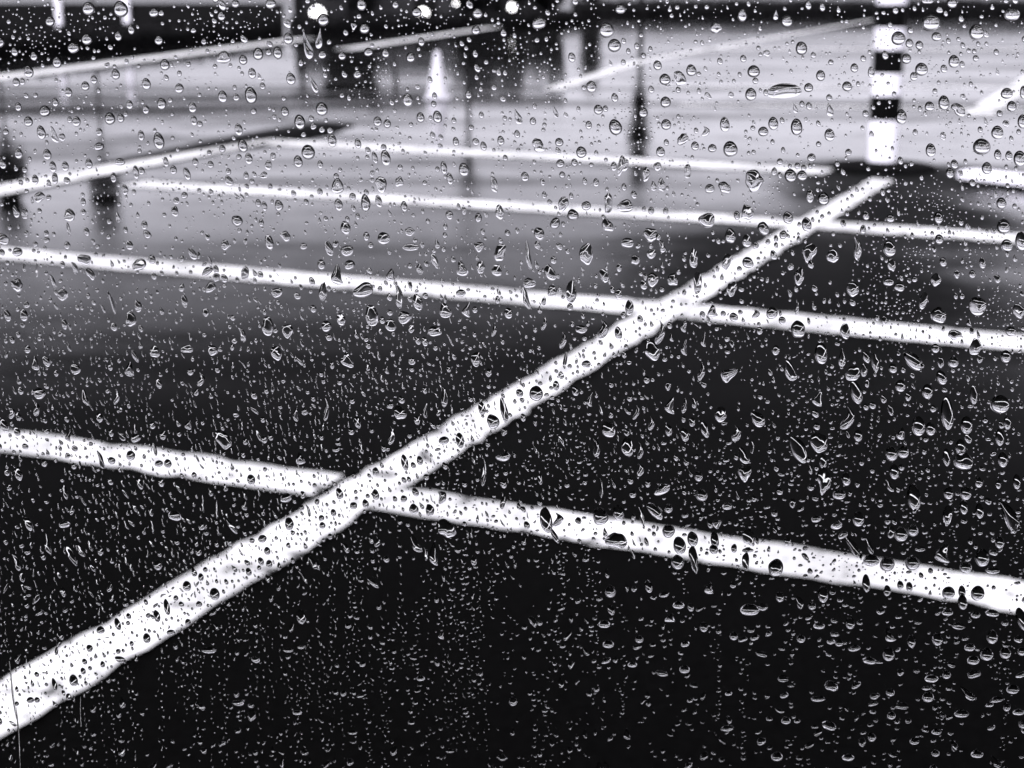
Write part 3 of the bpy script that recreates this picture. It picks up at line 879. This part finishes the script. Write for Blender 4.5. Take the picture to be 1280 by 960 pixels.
# middling drops, thick on the glass in front of the painted lines too
for k in range(3000):
    if k < 420:
        t = g.random(); x, y = 1103 * t + g.normal(0, 8), 895 - 669 * t + g.normal(0, 14)
    elif k < 700:
        x = g.uniform(0, 1280); y = 553 + x * 0.15 + g.normal(0, 12)
    elif k < 800:
        x = g.uniform(0, 1280); y = 317 + x * 0.088 + g.normal(0, 8)
    else:
        x, y = g.uniform(-60, 1340), g.uniform(0, 700)
    s_ = logsize(3.2, 8.5, 1.5)
    put(x, y, s_, s_ * g.uniform(1.0, 1.6), (20 if x < 700 else 8) + g.normal(0, 8), g.choice(['o', 'o', 'o', 'i', 't']))
# uneven: bare ovals and runs wiped by sliding drops, and crowded ones
BARE = [(g.uniform(-100, 1400), g.uniform(0, 960), g.uniform(10, 34), g.uniform(20, 70)) for _ in range(95)]
CROWD = [(g.uniform(-50, 1300), g.uniform(150, 800), g.uniform(25, 90), g.uniform(25, 80)) for _ in range(60)]
BARE, CROWD = np.array(BARE), np.array(CROWD)


def density(x, y):
    bq = (((x - BARE[:, 0]) / BARE[:, 2]) ** 2 + ((y - BARE[:, 1]) / BARE[:, 3]) ** 2).min()
    cq = (((x - CROWD[:, 0]) / CROWD[:, 2]) ** 2 + ((y - CROWD[:, 1]) / CROWD[:, 3]) ** 2).min()
    return (0.15 if bq < 1 else 1.0) * (1.0 if cq < 1 else 0.62)


# vertical runs of short slanting dashes, thick on the left half
for k in range(260):
    x, y = g.uniform(-20, 620), g.uniform(400, 860)
    y1 = y + g.uniform(30, 130)
    while y < y1:
        s_ = logsize(1.5, 3.4, 1.4)
        put(x + g.normal(0, 1.8), y, s_, s_ * g.uniform(1.2, 3.4), 22 + g.normal(0, 12), g.choice(['s', 's', 'i', 'h']))
        y += g.uniform(3, 11); x += 0.35
# the scatter, changing from round beads at the top to slanting dashes lower left and flat lenses lower right
for k in range(46000):
    x, y = g.uniform(-180, 1460), g.uniform(-50, 1015)
    if g.random() > density(x, y): continue
    lowleft = np.clip((y - 300) / 250, 0, 1) * np.clip((980 - x) / 400, 0, 1)
    lowright = np.clip((y - 520) / 200, 0, 1) * np.clip((x - 560) / 300, 0, 1)
    if lowright > g.random() + 0.42: continue
    if y > 660 and x > 420 and g.random() < (0.45 if x < 850 else 0.3): continue
    if y < 215 and g.random() < 0.35: continue
    r_ = g.random()
    B_ = 1.45 if y > 600 else 1.0
    if y < 215:
        s_ = logsize(1.5, 8.5, 2.2)
        put(x, y, s_, s_ * g.uniform(1.0, 1.45), 12, 'o')
    elif r_ < lowleft * 0.75:
        s_ = logsize(1.5, 5.5, 1.7) * B_
        hh = s_ * g.uniform(1.2, 3.6) if y < 740 else s_ * g.uniform(0.8, 2.2)
        tl = 24 + g.normal(0, 14) if y < 720 else g.normal(10, 45)
        put(x, y, s_, hh, tl, g.choice(['s', 'i', 'h', 'o']))
    elif r_ < lowright * 0.8:
        s_ = logsize(1.8, 6.5, 1.7) * B_
        put(x, y, s_ * g.uniform(1.2, 2.2), s_ * 1.05, g.normal(0, 14), g.choice(['o', 'i', 'f', 'i', 's']))
    else:
        s_ = logsize(1.5, 9, 2.0) * B_
        put(x, y, s_, s_ * g.uniform(1.0, 1.9), 16 + g.normal(0, 8), g.choice(['o', 'o', 'i', 't'] if y < 330 else ['o', 'i', 'i', 't', 's', 'h']))

# the rest of the wide pane, beyond what the photograph takes in
FAR_FROM = len(fine)
while len(fine) < FAR_FROM + 22000:
    if g.random() < 0.75:
        e = g.exponential(1100)
        x = 1330 + e if g.random() < 0.5 else -60 - e
        y = g.uniform(-700, 1300)
    else:
        x = g.uniform(-400, 1700)
        y = -40 - g.exponential(500) if g.random() < 0.6 else 1000 + g.exponential(250)
    if -60 < x < 1340 and -40 < y < 1000: continue
    X_, Z_ = pane_at(x, y)
    if abs(X_) > 1.23 or not (0.79 < Z_ < 1.88): continue
    s_ = 2.2 * (14 / 2.2) ** (g.random() ** 1.7)
    fine.append((x, y, s_, s_ * g.uniform(0.95, 1.6), 10 + g.normal(0, 8), g.choice(['o', 'o', 'i'])))

VS, FS, FF, off = [], [], [], 0
for q_, (x, y, w_, h_, t, s) in enumerate(fine):
    m_ = max(w_, h_)
    if q_ >= FAR_FROM: rg, sg = 3, 10
    elif m_ > 9: rg, sg = 6, 20
    elif m_ > 4: rg, sg = 4, 12
    else: rg, sg = 3, 8
    V, a_, b_ = drop_geo(x, y, w_, h_, t, s, rg, sg, g)
    VS.append(V)
    FS += [tuple(i + off for i in q) for q in a_]; FF += [tuple(i + off for i in q) for q in b_]
    off += len(V)
V = np.vstack(VS)
o = bpy.data.objects.new('fine_raindrops', mesh_from('fine_raindrops', V, FS, FF))
COL.objects.link(o)
tag(o, 'fine rain droplets and bead trails peppering the whole window pane', 'raindrops', None, 'stuff')
print('DROPS', len(big), len(fine), off)
